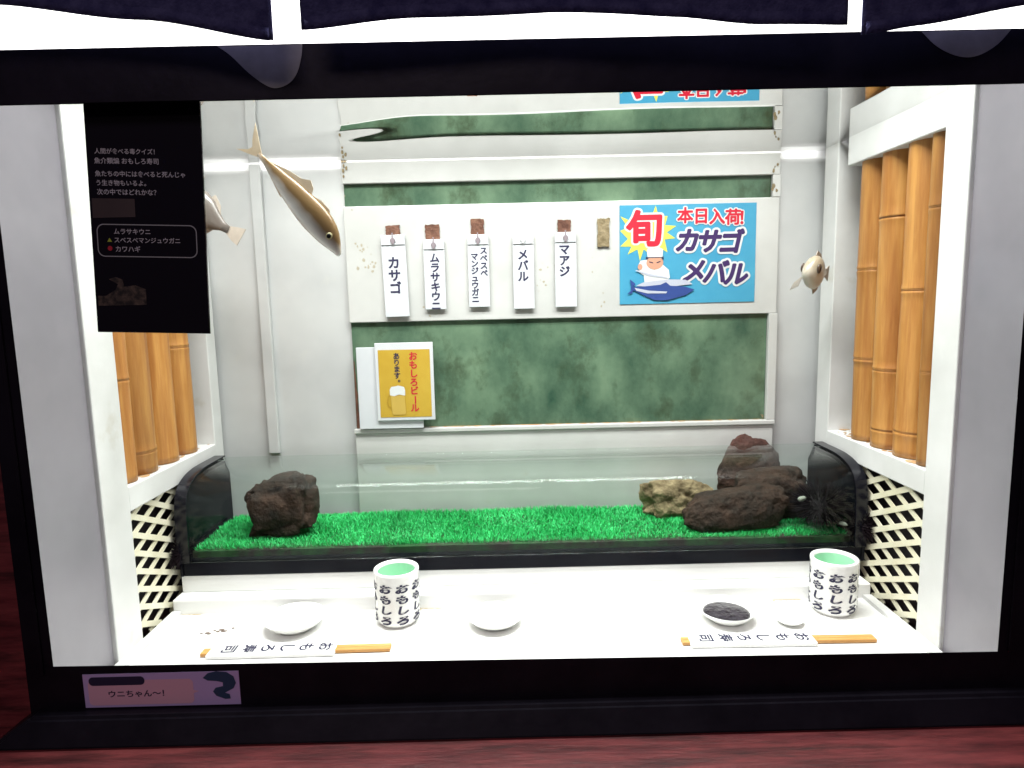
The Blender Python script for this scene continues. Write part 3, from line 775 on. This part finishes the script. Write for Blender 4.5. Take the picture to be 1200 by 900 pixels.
mug([(357, 545), (479, 540), (486, 700), (476, 711), (378, 713), (367, 702)], BEERL, .0003, 'beer_picture')
mug([(352, 540), (352, 490), (366, 466), (400, 462), (425, 456), (455, 462), (478, 470), (486, 500), (484, 545), (430, 535), (390, 548)], PWHITE, .0005, 'foam_picture')
mug([(352, 530), (335, 545), (322, 600), (330, 640), (356, 655), (356, 645), (338, 632), (332, 600), (342, 555), (354, 545)], BEERO, .0005, 'handle_picture')

# ------------------------------------------------------------------ black quiz sign on the glass
qs = thing('quiz_sign', 'black quiz sign with pale lettering stuck on the glass beside the mackerel', 'sign', (-.465, -.002, .457))
rotq = Matrix.Translation((-.465, 0, .595)) @ Matrix.Rotation(R(2.2), 4, 'Y') @ Matrix.Translation((.465, 0, -.595))
def qo(n, bm, m, p=qs):
    bmesh.ops.transform(bm, matrix=rotq, verts=bm.verts); return obj(n, bm, m, p)
qo('panel', bx(-.5345, -.3920, -.0010, .0026, .4570, .7420, bev=.0005), SIGNB)
def qtext(s, x, z, size, m=SIGNT):
    bm = B(); vs, fs = glyphs(s, .01); w_ = max(v[0] for v in vs) * size
    put_text(bm, s, facing(x + w_, -.0014, z), .01, sx=size, sy=size); qo('lettering', bm, m)
qtext('人間が食べる毒クイズ！', -.524, .6805, .0072)
qtext('魚介類編 おもしろ寿司', -.525, .6690, .0078)
qtext('魚たちの中には食べると死んじゃ', -.525, .6535, .0075)
qtext('う生き物もいるよ。', -.524, .6425, .0075)
qtext('次の中ではどれかな？', -.524, .6315, .0078)
# rounded outline
def rr_pts(x0, x1, z0, z1, r, n=6):
    out = []
    for (cx, cz, a0) in ((x1 - r, z1 - r, 0), (x0 + r, z1 - r, 90), (x0 + r, z0 + r, 180), (x1 - r, z0 + r, 270)):
        for k in range(n + 1):
            a = R(a0 + 90 * k / n); out.append((cx + r * math.cos(a), cz + r * math.sin(a)))
    return out
bm = B(); A = rr_pts(-.5275, -.4025, .5520, .5925, .009); Bp = rr_pts(-.5263, -.4037, .5532, .5913, .008)
va = [bm.verts.new((x, -.0014, z)) for x, z in A]; vb = [bm.verts.new((x, -.0014, z)) for x, z in Bp]
for k in range(len(A)): bm.faces.new((va[k], va[(k + 1) % len(A)], vb[(k + 1) % len(A)], vb[k]))
qo('outline', bm, SIGNO)
qtext('ムラサキウニ', -.5060, .5835, .0078)
qtext('スベスベマンジュウガニ', -.5060, .5730, .0076)
qtext('カワハギ', -.5050, .5620, .0080)
for nm, pts, m in (('block_reflection', [(-.531, .6235), (-.478, .6235), (-.478, .6015), (-.531, .5995)], mat('reflection_brown', (.040, .026, .026), .5, (.055, .036, .034), 20)),
                   ('rock_reflection', [(-.531, .4905), (-.470, .4925), (-.470, .512), (-.483, .517), (-.497, .515), (-.499, .524), (-.508, .527), (-.516, .524), (-.505, .518), (-.508, .511), (-.521, .503), (-.531, .503)], mat('reflection_rock', (.012, .009, .008), .5, (.13, .095, .07), 120, contrast=(.4, .7)))):
    bm = B(); poly(bm, [(x, -.00135, z) for x, z in pts]); qo(nm, bm, m)  # reflections in the glossy panel, painted on as dim brown shapes
bm = B(); poly(bm, [(-.5150, -.0014, .5705), (-.5090, -.0014, .5705), (-.5120, -.0014, .5755)]); qo('triangle_mark', bm, LIME)
bm = B(); poly(bm, [(-.5120 + .0030 * math.cos(6.283 * k / 16), -.0014, .5625 + .0030 * math.sin(6.283 * k / 16)) for k in range(16)]); qo('round_mark', bm, RED)

# ------------------------------------------------------------------ sticker on the frame
st = thing('name_sticker', 'pink and violet caption sticker with blue eel on the bottom of the frame', 'sticker', (-.485, -.031, -.044))
YT = -.0302
SX0, SX1, SZ0, SZ1 = -.588, -.382, -.0365, .0105
obj('card', bx(SX0, SX1, YT - .0010, YT, SZ0, SZ1), STKV, st)
def sk(pts, m, d, name):
    bm = B(); poly(bm, [(SX0 + (x - 65) * (SX1 - SX0) / 1045, YT - .0010 - d, SZ1 - (y - 52) * (SZ1 - SZ0) / 225) for x, y in pts]); return obj(name, bm, m, st)
def rpt(x0, x1, y0, y1, r): return [(x, y) for x, y in rr_pts(x0, x1, y0, y1, r)]
sk(rpt(95, 800, 95, 262, 30), STKP, .0003, 'speech_bubble')
sk([(795, 170), (835, 180), (795, 195)], STKP, .00035, 'bubble_tail')
sk(rpt(104, 478, 70, 128, 28), INK, .0005, 'name_pill')
bm = B()
put_text(bm, 'ウニちゃん〜！', facing(SX0 + 350 * (SX1 - SX0) / 1045, YT - .0016, SZ1 - 135 * (SZ1 - SZ0) / 225), .02, sx=.0118, sy=.0105); obj('lettering', bm, INK, st)
eel = [(868, 92), (905, 60), (960, 48), (1030, 55), (1075, 85), (1088, 130), (1070, 165), (1030, 185), (1010, 195), (1040, 205), (1045, 235), (1010, 238), (950, 215), (930, 185), (950, 160), (1000, 150), (1000, 125), (960, 115), (900, 110)]
sk(eel, STKB, .0006, 'eel_picture')

# ------------------------------------------------------------------ noren curtains
def noren(label, x0, x1, bottom, wav, seed):
    bm = B(); nx = 90; nz = 26; ztop = 1.06; g = []
    for j in range(nz + 1):
        row = []
        for i in range(nx + 1):
            f = i / nx; x = x0 + (x1 - x0) * f
            zb = bottom(f); z = ztop + (zb - ztop) * j / nz
            y = -.085 + wav * (math.sin(f * (x1 - x0) * 26 + seed) * .010 + noise.noise(Vector((x * 7, z * 3, seed))) * .010) * (j / nz)
            row.append(bm.verts.new((x, y, z)))
        g.append(row)
    for j in range(nz):
        for i in range(nx): bm.faces.new((g[j][i], g[j + 1][i], g[j + 1][i + 1], g[j][i + 1]))
    g_last = [tuple(v.co) for v in g[-1]]
    o = obj('noren_curtain', bm, NOREN, None, smooth=True)
    md = o.modifiers.new('thickness', 'SOLIDIFY'); md.thickness = .0014
    tag(o, label, 'curtain', 'dark noren curtains above the tank')
    h = B(); a = []; b = []
    for i in range(nx + 1):
        f = i / nx; x = x0 + .004 + (x1 - x0 - .008) * f; zb = bottom(f); v = g_last[i]
        a.append(h.verts.new((x, v[1] - .0012, zb - .0006))); b.append(h.verts.new((x, v[1] - .0012, zb + .0125)))
    for i in range(nx): h.faces.new((a[i], a[i + 1], b[i + 1], b[i]))
    hm = obj('hem', h, NOREN, o, smooth=True); md = hm.modifiers.new('thickness', 'SOLIDIFY'); md.thickness = .0012; md.offset = -1
    return o
def lerp(pts):
    def f(t):
        for (a, za), (b, zb) in zip(pts, pts[1:]):
            if t <= b:
                q = (t - a) / (b - a); q = q * q * (3 - 2 * q) * .5 + q * .5
                return za + (zb - za) * q
        return pts[-1][1]
    return f
noren('dark purple noren curtain hanging above the black quiz sign', -.95, -.2640, lerp([(0, .828), (.57, .8165), (.80, .800), (1, .7755)]), .25, 1)
noren('wide dark purple noren curtain hanging above the menu tags and poster', -.2335, .3625, lerp([(0, .7865), (.2, .794), (.45, .7985), (.7, .791), (.85, .7815), (1, .7780)]), .25, 2)
noren('dark purple noren curtain hanging above the right bamboo screen', .3800, .95, lerp([(0, .7690), (.1, .7760), (.33, .7975), (1, .81)]), .25, 3)

# ------------------------------------------------------------------ fish
def fish_mat(name, back, belly, lo, hi, axis_soft=0.35, spot=None):
    m = bpy.data.materials.new(name); m.use_nodes = True
    nt = m.node_tree; n = nt.nodes; L = nt.links; b = n['Principled BSDF']
    tc = n.new('ShaderNodeTexCoord'); sp = n.new('ShaderNodeSeparateXYZ'); L.new(tc.outputs['Object'], sp.inputs[0])
    ns = n.new('ShaderNodeTexNoise'); ns.inputs['Scale'].default_value = 45; L.new(tc.outputs['Object'], ns.inputs['Vector'])
    ad = n.new('ShaderNodeMath'); ad.operation = 'MULTIPLY_ADD'; ad.inputs[1].default_value = (hi - lo) * axis_soft; L.new(ns.outputs['Fac'], ad.inputs[0]); L.new(sp.outputs['Z'], ad.inputs[2])
    mr = n.new('ShaderNodeMapRange'); mr.inputs[1].default_value = lo; mr.inputs[2].default_value = hi; L.new(ad.outputs[0], mr.inputs[0])
    rp = n.new('ShaderNodeValToRGB'); e = rp.color_ramp.elements
    e[0].position = 0.0; e[0].color = (*belly, 1); e[1].position = 1.0; e[1].color = (*back, 1)
    k = e.new(.45); k.color = (*belly, 1); k = e.new(.58); k.color = tuple(.45 * a + .55 * c for a, c in zip(belly, back)) + (1,)
    k = e.new(.70); k.color = (*back, 1)
    L.new(mr.outputs[0], rp.inputs[0]); L.new(rp.outputs[0], b.inputs['Base Color'])
    b.inputs['Roughness'].default_value = .30
    b.inputs['Subsurface Weight'].default_value = .55; b.inputs['Subsurface Radius'].default_value = (1, 1, .95); b.inputs['Subsurface Scale'].default_value = .012
    return m
FINM = mat('fish_fin', (.60, .47, .31), .4, (.72, .60, .44), 30)
FING = mat('fish_fin_grey', (.36, .31, .26), .4, (.48, .42, .36), 30)
def fish(name, label, cat, sections, fins, mw, body_mat, fin_mat, eyes, seg=28, iris=None):
    """sections: (x, up, down, halfwidth, zc) along local +X = head; local Z = back; local Y = side"""
    bm = B(); prev = None
    for (x, u_, d_, hw, zc) in sections:
        ring = []
        for k in range(seg):
            a = 6.283185 * k / seg; c, s_ = math.cos(a), math.sin(a)
            ring.append(bm.verts.new((x, hw * math.copysign(abs(c) ** .9, c), zc + (u_ if s_ > 0 else d_) * s_)))
        if prev:
            for k in range(seg): bm.faces.new((prev[k], prev[(k + 1) % seg], ring[(k + 1) % seg], ring[k]))
        else: bm.faces.new(ring[::-1])
        prev = ring
    bm.faces.new(prev)
    for f in bm.faces: f.smooth = True
    nb = len(bm.faces)
    for pts, y0, th in fins:
        vs = [bm.verts.new((x, y0 + (dy if len(p) > 2 else 0), z)) for p in pts for (x, z, dy) in [(p[0], p[1], p[2] if len(p) > 2 else 0)]]
        f = bm.faces.new(vs)
        e = bmesh.ops.extrude_face_region(bm, geom=[f]); bmesh.ops.translate(bm, verts=[g for g in e['geom'] if isinstance(g, bmesh.types.BMVert)], vec=(0, th, 0))
    bm.faces.ensure_lookup_table()
    for f in bm.faces[nb:]: f.material_index = 1
    bmesh.ops.recalc_face_normals(bm, faces=bm.faces)
    me = bpy.data.meshes.new(name); bm.to_mesh(me); bm.free()
    o = link(name, me, [body_mat, fin_mat]); o.matrix_world = mw
    tag(o, label, cat)
    for (ex, ey, ez, er) in eyes:
        for (n_, r_, m_, dy) in (('eye', er, iris or EYEW, 0), ('pupil', er * .66, EYEB, .0012)):
            b2 = B(); bmesh.ops.create_uvsphere(b2, u_segments=20, v_segments=12, radius=1)
            for v in b2.verts: v.co = Vector((ex + v.co.x * r_, ey + math.copysign(dy, ey) + v.co.y * r_ * .35, ez + v.co.z * r_))
            for f in b2.faces: f.smooth = True
            mm = bpy.data.meshes.new(n_); b2.to_mesh(mm); b2.free()
            c = link(n_, mm, m_)
            if n_ == 'eye': c.parent = o; last = c
            else: c.parent = last
    return o
def basis(loc, head, back):
    X = Vector(head).normalized(); Y = Vector(back).cross(X).normalized(); Z = X.cross(Y)
    m = Matrix((X, Y, Z)).transposed().to_4x4(); m.translation = Vector(loc); return m
# mackerel, local length 0 (tail root) .. .165 (snout)
L_ = .158
ms = [(0, .0030, .0030, .0020, .000), (.010, .0036, .0036, .0024, 0), (.022, .0060, .0062, .0045, 0), (.038, .0092, .0100, .0075, 0), (.056, .0130, .0140, .0105, 0), (.075, .0160, .0172, .0130, 0),
      (.094, .0180, .0195, .0148, 0), (.110, .0188, .0200, .0155, 0), (.124, .0176, .0192, .0150, 0), (.136, .0154, .0172, .0135, -.0008), (.146, .0124, .0138, .0112, -.0022), (.154, .0090, .0100, .0085, -.0042), (.160, .0060, .0066, .0058, -.0062), (.1645, .0042, .0046, .0042, -.0076), (.1670, .0024, .0026, .0026, -.0084)]
MK = fish_mat('mackerel_skin', (.175, .108, .045), (.90, .91, .88), -.034, .0215, .10)
fins = [([(.003, .003), (-.008, .010), (-.030, .024), (-.018, .006), (-.012, .000), (-.014, -.006), (-.026, -.018), (-.008, -.009), (.003, -.003)], -.0006, .0012),
        ([(.016, .004), (.060, .0128), (.086, .0165), (.082, .024), (.072, .0285), (.062, .0210), (.040, .0145)], -.0005, .001),
        ([(.088, .0165), (.122, .017), (.116, .0215), (.100, .0215)], -.0005, .001),
        ([(.018, -.004), (.060, -.0140), (.058, -.0165), (.034, -.0095)], -.0005, .001)]
fish('mackerel', 'silver bellied brown backed mackerel swimming head down beside the quiz sign', 'fish', ms, fins,
     basis((-.4006, .225, .7250), (.640, -.04, -.765), (.76, -.16, .64)) @ Matrix.Diagonal((1.195, .78, 1.235, 1)), MK, FINM, [(.1415, -.0122, .0000, .0048), (.1415, .0122, .0000, .0048)])
# gill plate hint and pectoral fin come with the body silhouette
FF = fish_mat('filefish_skin', (.15, .128, .112), (.24, .21, .19), -.05, .05, .3)
fs = [(0, .006, .006, .003, 0), (.012, .008, .008, .005, 0), (.026, .016, .015, .008, 0), (.042, .028, .026, .012, 0), (.060, .034, .032, .014, 0), (.078, .032, .032, .014, 0), (.094, .025, .025, .012, .001), (.108, .016, .016, .009, .003), (.120, .008, .008, .006, .004), (.126, .003, .003, .003, .004)]
ffins = [([(.003, .006), (-.012, .012), (-.024, .016), (-.024, -.014), (-.012, -.012), (.003, -.006)], -.0006, .0012),
         ([(.022, .012), (.050, .031), (.046, .037), (.030, .026)], -.0005, .001), ([(.022, -.012), (.050, -.030), (.046, -.036), (.030, -.026)], -.0005, .001),
         ([(.080, .031), (.086, .029), (.078, .052), (.075, .051)], -.0008, .0016)]
fish('filefish', 'grey brown filefish with its front half hidden behind the quiz sign', 'fish', fs, ffins,
     basis((-.548, .445, .634), (-.80, .1, .52), (.50, 0, .86)) @ Matrix.Diagonal((1.2, 1.2, 1.2, 1)), FF, FING, [(.100, -.0115, .010, .0045), (.100, .0115, .010, .0045)])
SF = fish_mat('small_fish_skin', (.34, .285, .21), (.58, .54, .46), -.03, .045, .3)
fs2 = [(0, .005, .005, .003, 0), (.010, .008, .008, .005, 0), (.022, .018, .018, .008, 0), (.036, .026, .027, .012, 0), (.050, .029, .030, .014, 0), (.064, .026, .027, .014, 0), (.076, .019, .020, .012, 0), (.086, .011, .012, .008, -.001), (.092, .004, .004, .004, -.002)]
ff2 = [([(.003, .005), (-.016, .014), (-.018, -.014), (.003, -.005)], -.0006, .0012),
       ([(.020, .016), (.056, .027), (.050, .037), (.030, .031)], -.0005, .001), ([(.020, -.016), (.050, -.029), (.044, -.038), (.026, -.030)], -.0005, .001),
       ([(.060, -.008, -.004), (.046, -.020, -.022), (.040, -.034, -.030), (.052, -.026, -.012)], -.012, .001)]
fish('small_fish', 'small pale tan fish facing out beside the right bamboo screen', 'fish', fs2, ff2,
     basis((.622, .480, .528), (-.78, -.62, .03), (.10, -.05, 1)) @ Matrix.Diagonal((.85, 1.2, 1.12, 1)), SF, FING, [(.068, -.0135, .006, .0085), (.068, .0135, .006, .0085)], iris=mat('eye_brown', (.08, .055, .04), .3))

# reflections on the top rail's face, painted as pale flat patches
REFLM = mat('rail_reflection', (.21, .205, .165), .6, (.28, .27, .22), 30)
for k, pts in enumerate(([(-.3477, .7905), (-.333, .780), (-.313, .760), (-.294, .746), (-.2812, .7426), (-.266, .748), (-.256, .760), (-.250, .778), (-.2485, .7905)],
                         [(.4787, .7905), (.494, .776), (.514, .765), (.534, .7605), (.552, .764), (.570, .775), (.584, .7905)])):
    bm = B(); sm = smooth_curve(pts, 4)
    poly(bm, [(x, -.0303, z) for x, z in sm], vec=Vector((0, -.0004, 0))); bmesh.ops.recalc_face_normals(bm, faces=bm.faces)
    obj('reflection_patch', bm, REFLM, fr)
